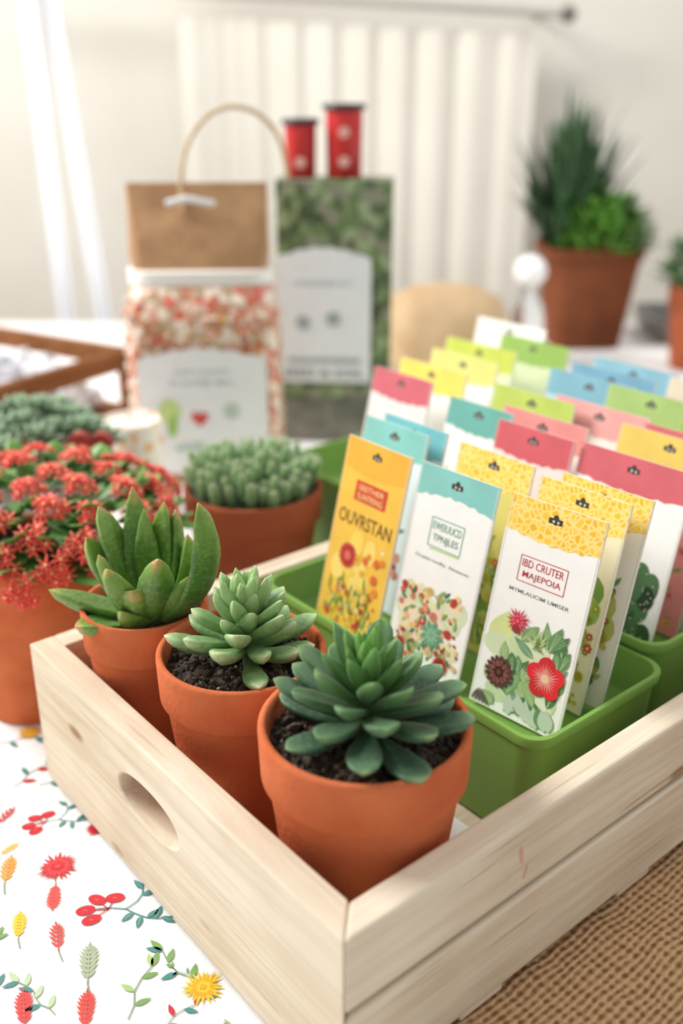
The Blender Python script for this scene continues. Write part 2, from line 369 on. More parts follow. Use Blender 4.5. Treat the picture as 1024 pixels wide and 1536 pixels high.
def sprig_berries(x,y,s,a):
    s*=1.15
    def P(u,v): return (x+s*(u*math.cos(a)-v*math.sin(a)),y+s*(u*math.sin(a)+v*math.cos(a)))
    art.line([P(-.2,.0),P(.05,.03),P(.3,.02),P(.5,-.08),P(.7,-.15),P(.9,-.16),P(1.15,-.1)],s*.024,Z0,TEAL);art.line([P(.3,.02),P(.45,.2),P(.5,.38),P(.45,.62)],s*.024,Z0,TEAL)
    for u,v in((-.25,.2),(-.38,-.05),(-.22,-.25),(.05,.26)):
        q=P(u,v);art.line([P(0,0),q],s*.024,Z0,RED);art.ell(q[0],q[1],s*.17,s*.11,Z0+.0001,RED,rot=a+random.uniform(-.5,.5));art.leaf(q[0]-s*.05,q[1],s*.1,s*.03,a,Z0+.00016,(232,96,100),n=4)
    for u,v,b in((.45,-.05,-2.2),(.7,-.15,.8),(.5,.35,.5),(.95,-.12,-.4),(.6,-.12,-1.6),(.48,.5,2.4),(.85,-.15,1.4)):
        q=P(u,v);art.leaf(q[0],q[1],s*.28,s*.11,a+b,Z0+.0001,TEAL);art.line([q,(q[0]+s*.2*math.cos(a+b),q[1]+s*.2*math.sin(a+b))],s*.01,Z0+.00016,(150,200,190))
def feather(x,y,s,a,col,n=8):
    s*=1.15
    art.line([(x-s*.35*math.cos(a+.2),y-s*.35*math.sin(a+.2)),(x,y),(x+s*math.cos(a),y+s*math.sin(a))],s*.03,Z0,GRY)
    for i in range(n):
        t=(i+1)/n;w=.34*math.sin(math.pi*min(1,t*.8+.16))
        for sg in(-1,1): art.leaf(x+s*t*.9*math.cos(a),y+s*t*.9*math.sin(a),s*w,s*.075,a+sg*.65,Z0+.0001,col,n=5)
    art.line([(x,y),(x+s*math.cos(a),y+s*math.sin(a))],s*.03,Z0+.00012,col)
def branch(x,y,s,a,cols,n=5):
    s*=1.15
    px,py=x,y
    for i in range(n):
        a2=a+.35*math.sin(i*1.7);qx,qy=px+s/n*math.cos(a2),py+s/n*math.sin(a2);art.line([(px,py),(qx,qy)],s*.022,Z0,GRY)
        art.leaf(qx,qy,s*.27,s*.1,a2+(.9 if i%2 else -.9),Z0+.0001,cols[i%len(cols)]);px,py=qx,qy
    art.leaf(px,py,s*.3,s*.11,a,Z0+.0001,cols[0])
def flower(x,y,r,c,c2=None,stem=None):
    r*=1.12
    if stem is not None: branch(x,y,r*2.6,stem,[GRN,TEAL],4)
    art.mum(x,y,r,Z0+.0002,c,c2 or c,n=22)
flower(-.159,.431,.0112,RED,(226,70,76));feather(-.157,.419,.018,-1.4,CORAL)
sprig_berries(-.176,.468,.022,.25);flower(-.145,.462,.0062,RED)
sprig_berries(-.124,.400,.027,-.05);branch(-.112,.43,.018,.5,[ORG,RED],4)
feather(-.185,.418,.02,1.7,ORG,7);feather(-.166,.38,.017,1.8,YEL,8);feather(-.143,.372,.018,1.9,CORAL,6)
feather(-.124,.353,.022,1.75,(165,180,150),8)
flower(-.067,.350,.0100,YEL,(225,165,30),2.4);branch(-.072,.356,.012,2.6,[GRN],3)
branch(-.100,.332,.028,1.4,[GRN,(170,200,130)],4);feather(-.147,.328,.02,1.9,(222,60,60));feather(-.119,.327,.020,1.75,(222,70,60),8)
branch(-.165,.345,.03,2.2,[TEAL,RED],6);flower(-.211,.557,.008,ORG,YEL);feather(-.237,.6,.02,.2,RED,6)
branch(-.23,.545,.03,.2,[TEAL],4);branch(-.19,.502,.026,.4,[TEAL,GRN],4);feather(-.205,.465,.016,1.2,RED,5)
branch(-.085,.325,.024,.8,[TEAL,(200,40,60)],5);feather(-.05,.322,.010,2.,GRN,5)
flower(-.195,.39,.005,YEL);branch(-.19,.35,.028,1.2,[GRN,TEAL],5)
branch(-.135,.335,.026,2.4,[(190,210,170),TEAL],6);branch(-.205,.50,.03,1.0,[RED,TEAL],5)
flower(-.178,.528,.005,RED);feather(-.195,.44,.012,.9,(240,190,80),6);branch(-.13,.445,.014,1.2,[GRN,TEAL],4);feather(-.232,.52,.014,1.3,CORAL,6)
random.seed(3)
for gx in range(-9,-1):
    for gyy in range(0,14):
        x=gx*.062+random.uniform(-.012,.012);y=.12+gyy*.062+random.uniform(-.012,.012)
        if x>-.27 and .31<y<.62: continue
        k=random.randrange(5);a=random.random()*6
        if (Vector((x,y,0))-A0).dot(RV)>-.03 and (Vector((x,y,0))-A0).dot(LV)>-.03: continue
        if k==0: flower(x,y,.009,random.choice((RED,YEL,CORAL)),stem=a)
        elif k==1: sprig_berries(x,y,.022,a)
        elif k==2: feather(x,y,.022,a,random.choice((CORAL,ORG,GRN)))
        else: branch(x,y,.03,a,[random.choice((TEAL,GRN)),random.choice((RED,GRN))],5)
o=art.obj('printed_flowers',parent=tc,loc=(0,0,TZ+.0001));o.scale=(1.04,1.04,1)
# burlap
V=[];F=[];nx,ny=40,30
for j in range(ny+1):
    for i in range(nx+1):
        r=.05+.75*i/nx;l=-.45+.5*j/ny;V.append((r,l,TZ+.0016+.0006*math.sin(r*40+l*20)*(1 if l<-.02 else 0)))
for j in range(ny):
    for i in range(nx): a=j*(nx+1)+i;F.append((a,a+1,a+nx+2,a+nx+1))
o=mk('burlap_runner',V,F,weavemat('burlap',(208,170,130),(130,94,62),scale=82),loc=A0);o.rotation_euler=(0,0,ROT)
s=o.modifiers.new('s','SOLIDIFY');s.thickness=.001;s.offset=-1
# ================================================================ crate
wx=woodmat('pine_along_x',0);wy=woodmat('pine_along_y',1)
cr=crate_parent('wooden_crate');TH=.016;CL=.30;CRL=.62
def holeboard(name,l0,l1,z0,z1,xo,parent,mat,hl,hz,hw,hh,miter=True):
    cy,cz=hl,hz
    angs=[2*math.pi*i/64 for i in range(64)]
    for y,z in((l0,z0),(l1,z0),(l0,z1),(l1,z1)): angs.append(math.atan2(z-cz,y-cy)%(2*math.pi))
    angs=sorted(set(round(a,6) for a in angs));n=len(angs);O=[];H=[]
    for a in angs:
        c,d=math.cos(a),math.sin(a)
        t=min([(l1-cy)/c if c>1e-9 else 9,(l0-cy)/c if c<-1e-9 else 9,(z1-cz)/d if d>1e-9 else 9,(z0-cz)/d if d<-1e-9 else 9])
        O.append((cy+c*t,cz+d*t))
        e=(abs(c/hw)**2.2+abs(d/hh)**2.2)**(-1/2.2);H.append((cy+c*e,cz+d*e))
    V=[(0,y,z) for y,z in O]+[(0,y,z) for y,z in H]+[(TH,(y if (y>l0+1e-5 or not miter) else y+TH),z) for y,z in O]+[(TH,y,z) for y,z in H]
    F=[]
    for i in range(n):
        k=(i+1)%n
        F+=[(i,n+i,n+k,k),(2*n+i,2*n+k,3*n+k,3*n+i),(n+i,3*n+i,3*n+k,n+k),(i,k,2*n+k,2*n+i)]
    V=[(x+xo,y,z) for x,y,z in V]
    o=mk(name,V,F,mat,smooth=False,parent=parent);bevel(o,.0014,3);return o
holeboard('side_board_handle',0,CL,TZ+.008,.09,0,cr,wy,.1615,.052,.031,.0135)
def slat(name,z0,z1,y0,parent=cr,x0=0,x1=CRL,mit=1):
    V=[];
    for z in(z0,z1): V+=[(x0,y0,z),(x1,y0,z),(x1-TH*mit,y0+TH,z),(x0+TH*mit,y0+TH,z)]
    F=[(3,2,1,0),(4,5,6,7),(0,1,5,4),(1,2,6,5),(2,3,7,6),(3,0,4,7)]
    return bevel(mk(name,V,F,wx,smooth=False,parent=parent),.0020,3)
slat('front_slat_top',.0494,.09,0);slat('front_slat_bottom',TZ+.0095,.0450,0)
box('front_backing',TH,CRL-TH,TH-.0005,TH+.001,.000,.082,wx,cr,bw=0)
box('back_slat',TH,CRL,CL-TH,CL,TZ+.008,.09,wx,cr)
box('end_board',CRL-TH,CRL,TH,CL-TH,TZ+.008,.09,wy,cr)
box('base_board',TH,CRL-TH,TH,CL-TH,.004,.0125,wx,cr)
for i,(r,l) in enumerate(((.075,.002),(.2,.002),(.5,.002),(.02,CL-.022),(.3,CL-.022),(.58,CL-.022))): box('foot_%d'%(i+1),r,r+.03,l,l+.02,TZ+.0026,TZ+.0098,wx,cr)
box('liner_paper',TH+.002,.155,TH+.002,CL-TH-.002,.0126,.0132,pmat('white_paper',(240,240,240)),cr,bw=0)
stain=Art()
for (x,z,w,h,rt) in((.108,.072,.0012,.006,.2),(.112,.060,.0008,.004,-.3)): stain.ell(x,z,w,h,0,(232,178,156),rot=rt)
o=stain.obj('red_mark',parent=cr);o.rotation_euler=(math.radians(90),0,0);o.location=(0,-.0002,0)
# ================================================================ pots & soil
terra=pmat('terracotta',(212,120,78),(192,98,60),scale=22,rough=.9,bump=.3,bscale=320,spec=.12,detail=7)
terra2=pmat('terracotta_dark',(170,92,62),(140,74,48),scale=14,rough=.85,spec=.15)
terra3=pmat('planter_brown',(138,82,56),(108,62,42),scale=10,rough=.9,spec=.1)
soilm=pmat('potting_soil',(34,27,22),(92,76,62),scale=300,rough=.95,bump=1,bscale=500)
def pot(parent,R,H,mat=terra,rim=.24,taper=.70,soil=soilm,lvl=.010):
    rh=H*rim;rb=R*taper;rt=R*.925
    z1=H-rh
    prof=[(rb*.9,0),(rb*.985,.0006),(rb,.002),(rb+(rt-rb)*.5,z1*.5),(rt*.993,z1-.001),(rt,z1),(R*.965,z1+.0004),(R*.985,z1+.0018),(R,H-.003),(R*.997,H-.0012),(R*.98,H),(R*.94,H),(R*.92,H-.001),(R*.91,H-.003),(R*.87,H-lvl-.006)]
    lathe('pot_body',prof,mat,parent,sharp=60,cap1=True)
    V=[(0,0,0)];F=[];rr=R*.895;ns=36;nr=8
    for i in range(1,nr+1):
        for j in range(ns):
            a=6.2832*j/ns;r=rr*i/nr;V.append((r*math.cos(a),r*math.sin(a),random.uniform(-.0012,.0012)+.004*(1-(i/nr)**2)))
    for j in range(ns):F.append((0,1+j,1+(j+1)%ns))
    for i in range(nr-1):
        for j in range(ns):k=(j+1)%ns;F.append((1+i*ns+j,1+(i+1)*ns+j,1+(i+1)*ns+k,1+i*ns+k))
    mk('soil',V,F,soil,parent=parent,loc=(0,0,H-lvl))
    B=Bag();pts=[]
    for _ in range(640):
        a=random.random()*6.283;r=rr*math.sqrt(random.random())*.97;pts.append((r*math.cos(a),r*math.sin(a),H-lvl+.001+.004*(1-(r/rr)**2)))
    lumps(B,pts[:420],.0007,.0019);lumps(B,pts[420:600],.0016,.0040);lumps(B,pts[600:],.0008,.0016,mi=1);mk('soil_crumbs',B.V,B.F,[soil,flat((150,130,104))],MI=B.MI,parent=parent,smooth=False)
# P1
random.seed(11)
p1=empty('potted_echeveria',CW(.0665,.0645,.0135));pot(p1,.0500,.1185)
B=Bag()
N1=44
for i in range(N1):
    s=i/(N1-1)
    el=2+84*s**1.3+random.uniform(-4,5);L=.0505-.023*s**1.4;W=.0178-.0082*s;T=.0060-.0026*s
    leaf(B,Vector((.001,-.002,.113+.024*s)),20+i*137.5+random.uniform(-8,8),el,L*random.uniform(.86,1.08),W*random.uniform(.88,1.08),T,SPOON if s<.62 else LANCE,.22-.3*s+random.uniform(-.1,.1),cup=.22+.3*s,v=s,n=14,m=12)
m1=leafmat('echeveria_leaf',[(0,(98,138,60)),(.3,(54,92,52)),(.75,(48,82,56)),(.93,(78,114,80)),(1,(134,156,106))],edge=(104,160,50),rough=.5,mott=(88,122,94),sheen=.1)
bagobj(B,'echeveria_leaves',m1,p1)
lathe('stem',[(.004,.103),(.0035,.138)],flat((110,140,70)),p1,seg=10)
# P2
p2=empty('potted_graptopetalum',CW(.0645,.163,.0135));pot(p2,.0457,.1125)
B=Bag();N2=44
for i in range(N2):
    s=i/(N2-1);el=-4+82*s**1.1;L=.043-.020*s;W=.0146-.0052*s;T=.0072-.0032*s
    leaf(B,Vector((.003,-.002,.108+.030*s)),i*137.5+random.uniform(-10,10),el+random.uniform(-8,10),L*random.uniform(.80,1.1),W*random.uniform(.88,1.1),T,PLUMP if s<.4 else LANCE,.4-.3*s,cup=.2+.35*s,v=s,n=14,m=12)
m2=leafmat('graptopetalum_leaf',[(0,(146,180,92)),(.35,(102,144,74)),(.8,(112,152,90)),(.95,(176,200,146)),(1,(222,216,182))],edge=(164,200,126),rough=.42,sss=.2,mott=(158,184,138))
bagobj(B,'graptopetalum_leaves',m2,p2)
lathe('stem',[(.004,.100),(.003,.136)],flat((150,160,110)),p2,seg=10)
# P3
p3=empty('potted_gasteria',CW(.0510,.2440,.0135));pot(p3,.0372,.1125,taper=.76)
B=Bag();o3=Vector((.004,-.003,.102))
for az,el,L,W,cu,sd,cp in ((183,18,.056,.021,.1,0,.4),(216,10,.042,.023,.1,0,.4),(-24,30,.100,.027,1.25,0,.5),(262,60,.040,.024,-.2,0,.5),(290,50,.058,.022,.5,0,.5),
    (64,78,.070,.021,.15,.08,.4),(112,74,.076,.021,-.1,0,.4),(146,64,.070,.022,.1,-.05,.4),(35,68,.066,.020,.3,0,.4),(167,48,.058,.022,.35,0,.4),(235,54,.050,.022,.25,0,.5),(5,56,.058,.020,.5,0,.5),(90,85,.066,.017,.1,0,.4),(325,36,.046,.022,.6,0,.5),(200,62,.050,.020,.1,0,.4),(250,28,.032,.020,.3,0,.4)):
    leaf(B,o3+Vector((math.cos(math.radians(az))*.005,math.sin(math.radians(az))*.005,0)),az,el,L,W,.0078,FLESH if W>.021 else LANCE,cu,cup=cp,v=random.random()*.5,n=18,m=14,side=sd,roll=random.uniform(-14,14))
m3=leafmat('gasteria_leaf',[(0,(150,178,78)),(.25,(86,130,46)),(.7,(76,118,42)),(.92,(112,148,56)),(1,(196,150,90))],edge=(150,182,74),rough=.42,mott=(134,164,86),bump=.7,noise=.35)
bagobj(B,'gasteria_leaves',m3,p3)
# ---- kalanchoe
pk=empty('potted_kalanchoe',(-.226,.625,TZ));pot(pk,.054,.126)
B=Bag();kc=Vector((.004,.045,.118))
for i in range(260):
    a=i*2.39996;u=(i+.5)/260;ph=math.acos(1-u)
    d=Vector((math.sin(ph)*math.cos(a),math.sin(ph)*math.sin(a)*1.0,math.cos(ph)*.38))
    p=kc+d*.088*random.uniform(.80,1.0)
    leaf(B,p,math.degrees(a)+random.uniform(-60,60),random.uniform(-10,50),random.uniform(.022,.034),random.uniform(.014,.021),.002,OVAL,random.uniform(-.5,.5),cup=.1,n=7,m=6,v=0,mi=0)
for i in range(58):
    a=i*2.39996;u=(i+.5)/58;ph=math.acos(1-u)
    d=Vector((math.sin(ph)*math.cos(a),math.sin(ph)*math.sin(a)*1.0,math.cos(ph)*.44))
    c=kc+d*.098*random.uniform(.97,1.10);nrm=Vector((d.x,d.y-.15,d.z*3+.05)).normalized()
    t1=nrm.orthogonal().normalized();t2=nrm.cross(t1)
    for k in range(7):
        b=k*2.4;q=math.sqrt((k+.2)/7)*.0100
        fc=c+t1*q*math.cos(b)+t2*q*math.sin(b)+nrm*(.005-.45*q+random.uniform(-.0008,.0008))
        ax=(nrm+(t1*math.cos(b)+t2*math.sin(b))*.6*(q/.0100)).normalized()
        u1=ax.orthogonal().normalized();u2=ax.cross(u1)
        for ring,(pn,up,pl) in enumerate(((7,.35,.0074),(5,1.1,.0056))):
            for pe in range(pn):
                g=pe*6.2832/pn+k+ring*.4;dv=(u1*math.cos(g)+u2*math.sin(g)+ax*up).normalized()
                leaf(B,fc,math.degrees(math.atan2(dv.y,dv.x)),math.degrees(math.asin(max(-1,min(1,dv.z)))),pl,.0028,.0008,OVAL,-.2,cup=.1,n=3,m=4,v=0,mi=1)
        lumps(B,[fc+ax*.0024],.0010,.0015,mi=2)
mk_k=leafmat('kalanchoe_leaf',[(0,(76,120,50)),(.5,(74,130,54)),(1,(112,162,74))],rough=.45,bump=0)
mk_f=leafmat('kalanchoe_petal',[(0,(255,210,170)),(.3,(252,108,88)),(.8,(246,78,68)),(1,(252,160,134))],rough=.5,noise=.1,bump=0,sss=0)
bagobj(B,'flowers_and_leaves',[mk_k,mk_f,flat((254,232,180))],pk)
# ---- cactus
pc=empty('potted_cactus',(-.074,.768,TZ))
gravel=vormat('gravel',[(190,170,150),(150,130,115),(205,190,175),(120,104,92)],260,bump=.8)
pot(pc,.058,.114,mat=terra2,soil=gravel)
B=Bag();rc=.045
def column(B,c,r,h,tilt):
    b0=len(B.V);m=16;lv=[(0,.8),(.3,1),(.62,1),(.82,.85),(.94,.55),(1,.12)]
    ax=Vector((math.cos(tilt[0])*tilt[1],math.sin(tilt[0])*tilt[1],1)).normalized();x=ax.orthogonal().normalized();y=ax.cross(x)
    for t,k in lv:
        for j in range(m):
            g=6.2832*j/m;rr=r*k*(1 if j%2 else .72);B.V.append(c+ax*h*t+x*rr*math.cos(g)+y*rr*math.sin(g));B.UV.append((t,0))
    for i in range(len(lv)-1):
        for j in range(m):k=(j+1)%m;B.F.append((b0+i*m+j,b0+i*m+k,b0+(i+1)*m+k,b0+(i+1)*m+j));B.MI.append(0)
    B.F.append(tuple(b0+5*m+j for j in range(m)));B.MI.append(0)
    for t,k in lv[1:]:
        for j in range(1,m,2):
            g=6.2832*j/m;d=(x*math.cos(g)+y*math.sin(g));p=c+ax*h*t+d*r*k
            for w in(-1,1):
                q=p+d*.0028+ax*(.0012*random.uniform(-1,1))+d.cross(ax)*w*.0014;bb=len(B.V)
                B.V+=[p+ax*.0003,p-ax*.0003,q];B.UV+=[(0,0)]*3;B.F.append((bb,bb+1,bb+2));B.MI.append(1)
for i in range(100):
    a=i*2.39996;r=rc*math.sqrt((i+.5)/100)
    column(B,Vector((r*math.cos(a),r*math.sin(a),.100)),random.uniform(.0034,.0047),(.048-.012*(r/rc)**2)*random.uniform(.72,1.12),(a,.35*r/rc))
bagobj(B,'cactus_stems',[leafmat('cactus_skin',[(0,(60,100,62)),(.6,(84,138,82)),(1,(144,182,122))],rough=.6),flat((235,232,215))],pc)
# ---- pale succulents back left
pg=empty('potted_sedum_cluster',(-.285,.862,TZ))
lathe('bowl',[(.045,0),(.052,.004),(.076,.078),(.079,.084),(.075,.084),(.071,.078)],pmat('grey_ceramic',(150,148,142)),pg)
B=Bag()
for i in range(28):
    a=i*2.39996;r=.074*math.sqrt((i+.5)/28);c=Vector((r*math.cos(a),r*math.sin(a),.088+.048*(1-(r/.085)**2)+random.uniform(0,.014)))
    for k in range(20):
        s=k/19;leaf(B,c,k*137.5,5+75*s,.024-.009*s,.009-.002*s,.004,PLUMP,.3,n=5,m=6,v=s)
bagobj(B,'rosettes',leafmat('sedum_leaf',[(0,(80,108,84)),(.6,(108,138,110)),(1,(150,172,142))],rough=.5,edge=(140,166,132)),pg)
# ---- candle + heart
cd=empty('patterned_candle',(-.220,.985,TZ))
lathe('candle_body',[(.030,0),(.032,.001),(.032,.100),(.0305,.102),(.028,.102),(.026,.098)],vormat('candle_dots',[(245,236,222),(245,236,222),(232,110,74),(248,240,226),(240,180,120)],80,edge=(246,238,226),ew=(.1,.25)),cd)
lathe('wick',[(.0008,.098),(.0008,.109)],flat((60,50,40)),cd,seg=8)
hp=[]
for i in range(40):
    t=6.2832*i/40;hp.append((.00115*16*math.sin(t)**3,.00115*(13*math.cos(t)-5*math.cos(2*t)-2*math.cos(3*t)-math.cos(4*t))))
V=[(x,0,z) for x,z in hp]+[(x,.01,z) for x,z in hp];n=40
F=[tuple(range(n)),tuple(range(2*n-1,n-1,-1))]+[(i,n+i,n+(i+1)%n,(i+1)%n) for i in range(n)]
ht=bevel(mk('heart_ornament',V,F,pmat('red_felt',(168,70,60),(140,54,48),scale=80,rough=.9),smooth=False,loc=(-.214,.795,.119)),.003)
hs=lathe('heart_stick',[(.0015,-.135),(.0015,-.012)],flat((170,130,90)),ht,loc=(0,.005,0),seg=8)
# ================================================================ seed bag
sb=empty('seed_mix_bag',(-.156,1.115,TZ),rotz=math.radians(3));sb.scale=(1,1,1.045)
mosaic=vormat('dried_petal_mix',[(216,112,92),(240,224,206),(224,168,146),(196,136,106),(242,230,218),(230,196,176),(190,166,136)],95,rough=.25,bump=.5)
loft('petal_filled_body',[(.150,.09,.03,0),(.164,.104,.035,.004),(.170,.110,.036,.03),(.172,.112,.036,.12),(.170,.108,.036,.18),(.160,.095,.034,.205),(.150,.07,.03,.216)],mosaic,sb,sharp=60)
B=Bag();pts=[]
for _ in range(1100):
    z=random.uniform(.005,.2);g=random.choice((-1,1))
    if random.random()<.7: pts.append((random.uniform(-.075,.075),-.054+(.008 if z>.185 else 0),z))
    else: pts.append((g*(.0845-(.005 if z>.185 else 0)),random.uniform(-.03,.03),z))
lumps(B,pts,.0022,.0048);B.MI=sum([[random.choice((0,1,1,2,3,4,5,5))]*20 for _ in range(len(B.MI)//20)],[])
mk('petal_flakes',B.V,B.F,[flat((220,106,88)),flat((240,222,204)),flat((232,178,158)),flat((184,130,96)),flat((244,234,222)),flat((210,158,86))],MI=B.MI,smooth=False,parent=sb)
loft('white_band',[(.152,.074,.03,.212),(.158,.08,.03,.213),(.158,.08,.03,.227),(.152,.074,.03,.228)],pmat('white_ribbon',(244,242,238)),sb)
kraft=pmat('kraft_paper',(194,152,112),(166,126,90),scale=25,rough=.8,bump=1,bscale=30)
loft('kraft_top',[(.148,.066,.02,.226),(.152,.056,.016,.245),(.151,.034,.01,.27),(.152,.014,.005,.295),(.152,.006,.0025,.312)],kraft,sb,sharp=70)
a=Art();W2=.071
pts=[(-W2,-.07),(W2,-.07),(W2,.052)]
for i in range(25):
    t=i/24;pts.append((W2-2*W2*t,.055+.011*math.sin(math.pi*t)+.0022*abs(math.sin(t*19))))
pts.append((-W2,.052));a.poly(pts,0,(240,242,246))
a.ell(-.038,.0,.012,.014,.0006,(208,228,150));a.leaf(-.038,-.03,.03,.012,1.4,.0008,(165,200,110))
a.poly([(.0006*16*math.sin(t)**3-.005,.0006*(13*math.cos(t)-5*math.cos(2*t)-2*math.cos(3*t)-math.cos(4*t))-.008) for t in [6.2832*i/30 for i in range(30)]],.0008,(220,70,66))
a.ell(.03,.0,.009,.009,.0006,(200,214,206));a.text('HAPPY GARDEN',-.03,.03,.04,.005,.0008,(180,196,204));a.text('FLOWER MIX',-.035,.035,.028,.006,.0008,(180,196,204));a.text('wildflowers',-.035,.035,-.045,.011,.0008,(150,200,186))
lab=a.obj('label',parent=sb);lab.rotation_euler=(math.radians(90),0,0);lab.location=(0,-.0615,.085)
tube('twine_handle',[(-.014,-.012,.285),(-.018,-.012,.31),(-.012,-.005,.345),(.012,0,.378),(.045,.002,.388),(.078,.004,.375),(.095,.01,.35),(.098,.02,.315)],.0026,pmat('jute_twine',(214,190,155),(190,160,120),scale=300,bump=.6),sb)
tube('metal_clip',[(-.032,-.018,.293),(-.01,-.019,.298),(.02,-.018,.292)],.0034,pmat('clip_metal',(225,227,230),rough=.3),sb)
# ================================================================ box behind
gb=empty('garden_gift_box',(-.008,1.235,TZ),rotz=math.radians(-4))
foli=vormat('foliage_print',[(82,100,70),(116,136,94),(146,162,126),(66,84,56),(100,124,78),(134,136,118)],75,rough=.4)
box('carton',-.068,.070,-.03,.03,.060,.322,foli,gb,bw=.002)
box('carton_base',-.066,.068,-.028,.028,0,.060,pmat('grey_board',(132,130,120),(100,102,92),scale=40),gb,bw=.002)
a=Art();pts=[(-.06,-.085),(.058,-.085),(.058,.06)]
for i in range(25):
    t=i/24;pts.append((.058-.118*t,.066+.013*math.sin(math.pi*t)+.0022*abs(math.sin(t*19))))
a.poly(pts,0,(232,236,242));a.rect(-.045,-.06,.045,-.054,.0008,(170,178,186));a.ell(-.025,-.01,.009,.009,.0008,(165,176,182));a.ell(.012,-.005,.009,.009,.0008,(165,176,182));a.text('GARDENER KIT',-.035,.035,.035,.006,.0008,(170,184,196))
a.text('SEED & SOIL',-.05,.05,-.078,.010,.0008,(84,104,112))
lab=a.obj('label',parent=gb);lab.rotation_euler=(math.radians(90),0,0);lab.location=(-.012,-.0315,.165)
redm=pmat('red_tin',(206,48,50),(184,36,40),scale=20,rough=.35);blk=pmat('dark_lid',(38,44,42),rough=.4)
for (x,r,h) in((-.040,.0185,.058),(.011,.0215,.074)):
    ctn=empty('red_spice_tin',(-.008+x,1.235,TZ+.3225))
    lathe('can',[(r*.9,0),(r*.95,.001),(r,h*.9),(r,h)],redm,ctn)
    lathe('lid',[(r*1.0,h),(r*1.2,h+.001),(r*1.2,h+.005),(r*1.1,h+.007)],blk,ctn)
    for z in ((h*.3,) if h<.06 else (h*.25,h*.68)):
        o=lathe('dot',[(.0001,0),(.006,.0004),(.0062,.001),(.0001,.0012)],flat((240,190,180)),ctn,loc=(0,-r*.985,z),seg=20);o.rotation_euler=(math.radians(90),0,0)
# ================================================================ wooden tray box back-left
tb=empty('wooden_display_box',(-.268,1.25,TZ),rotz=math.atan2(-.858,-.514));tb.scale=(1,1,1.13)
tm=woodmat('dark_wood',0,(150,100,62),(104,66,38),knots=False)
for nm,x0,x1,y0,y1,z0,z1 in(('rail_near',0,.32,-.014,0,.078,.10),('rail_back',0,.014,-.36,-.014,.078,.10),('rail_far',.0,.32,-.374,-.36,.078,.10),('rail_front',.306,.32,-.36,-.014,.078,.10),('shelf',.0,.32,-.36,-.014,.025,.031),
   ('leg_a',0,.016,-.016,0,0,.078),('leg_b',.304,.32,-.016,0,0,.078),('leg_c',0,.016,-.374,-.358,0,.078),('leg_d',.304,.32,-.374,-.358,0,.078)):
    box(nm,x0,x1,y0,y1,z0,z1,tm,tb)
B=Bag();lumps(B,[(random.uniform(.03,.29),random.uniform(-.34,-.03),random.uniform(.045,.07)) for _ in range(170)],.014,.026)
mk('tissue_contents',B.V,B.F,pmat('white_tissue',(236,236,240),(190,192,200),scale=30),parent=tb,smooth=False)
# ================================================================ far plants
random.seed(5)
fp=empty('potted_grass_plant',(.43,1.76,TZ))
loft('planter',[(.116,.116,.03,0),(.122,.122,.03,.002),(.158,.158,.035,.152),(.166,.166,.035,.154),(.170,.170,.035,.174),(.158,.158,.03,.174),(.154,.154,.03,.16)],terra3,fp)
B=Bag()
for i in range(230):
    a=random.random()*360;el=random.uniform(50,89);leaf(B,Vector((-.035+random.uniform(-.03,.03),random.uniform(-.02,.04),.16)),a,el,(.13+.13*(el-50)/39)*random.uniform(.75,1.05),.015,.001,LANCE,random.uniform(-.5,.2),n=7,m=4,v=0,mi=0)
for i in range(520):
    d=Vector((random.gauss(0,1),random.gauss(0,1),abs(random.gauss(0,1))*.9)).normalized();p=Vector((.018,-.035,.165))+Vector((d.x*.074,d.y*.062,d.z*.092))*random.uniform(.6,1)
    leaf(B,p,math.degrees(math.atan2(d.y,d.x)),random.uniform(0,70),random.uniform(.018,.030),.015,.0015,OVAL,0,n=5,m=4,v=0,mi=1)
bagobj(B,'foliage',[leafmat('grass_blade',[(0,(34,58,36)),(1,(50,80,50))],bump=0,sheen=0),leafmat('bush_leaf',[(0,(62,110,34)),(1,(94,146,48))],bump=0,sheen=0)],fp)
rp=empty('potted_shrub',(.572,1.58,TZ));pot(rp,.050,.135,mat=terra2)
B=Bag()
for i in range(230):
    d=Vector((random.gauss(0,1),random.gauss(0,1),abs(random.gauss(0,1)))).normalized();leaf(B,Vector((0,0,.135))+Vector((d.x,d.y,d.z*1.3))*.058*random.uniform(.5,1),math.degrees(math.atan2(d.y,d.x)),random.uniform(0,80),.028,.013,.0015,OVAL,0,n=5,m=4)
bagobj(B,'foliage',leafmat('shrub_leaf',[(0,(56,92,46)),(1,(82,124,62))],bump=0,sheen=0),rp)
gt=empty('grey_tray',(.68,1.82,TZ));gm=pmat('grey_metal',(128,126,124),rough=.4)
loft('tray',[(.22,.16,.02,0),(.24,.18,.02,.04),(.245,.185,.02,.042),(.23,.17,.02,.041),(.21,.15,.02,.006)],gm,gt)
bk=empty('burlap_sack',(.165,1.58,TZ))
loft('sack',[(.16,.11,.05,0),(.195,.14,.06,.012),(.208,.15,.07,.05),(.200,.14,.06,.09),(.17,.12,.055,.115),(.11,.08,.039,.130),(.04,.04,.0199,.135)],pmat('sack_cloth',(206,178,142),(182,152,114),scale=14,rough=.95,bump=.5),bk,sharp=80)
gj=empty('glass_bottle',(.302,1.60,TZ))
lathe('bottle',[(.022,0),(.026,.004),(.028,.07),(.024,.10),(.012,.118),(.011,.132)],pmat('clear_glass',(235,240,240),rough=.05,trans=.9),gj)
sp=[(.026*math.sin(math.pi*i/14)+.0002,.152-.026*math.cos(math.pi*i/14)) for i in range(15)]
lathe('ball_stopper',sp,pmat('white_glaze',(252,252,252),rough=.1),gj)
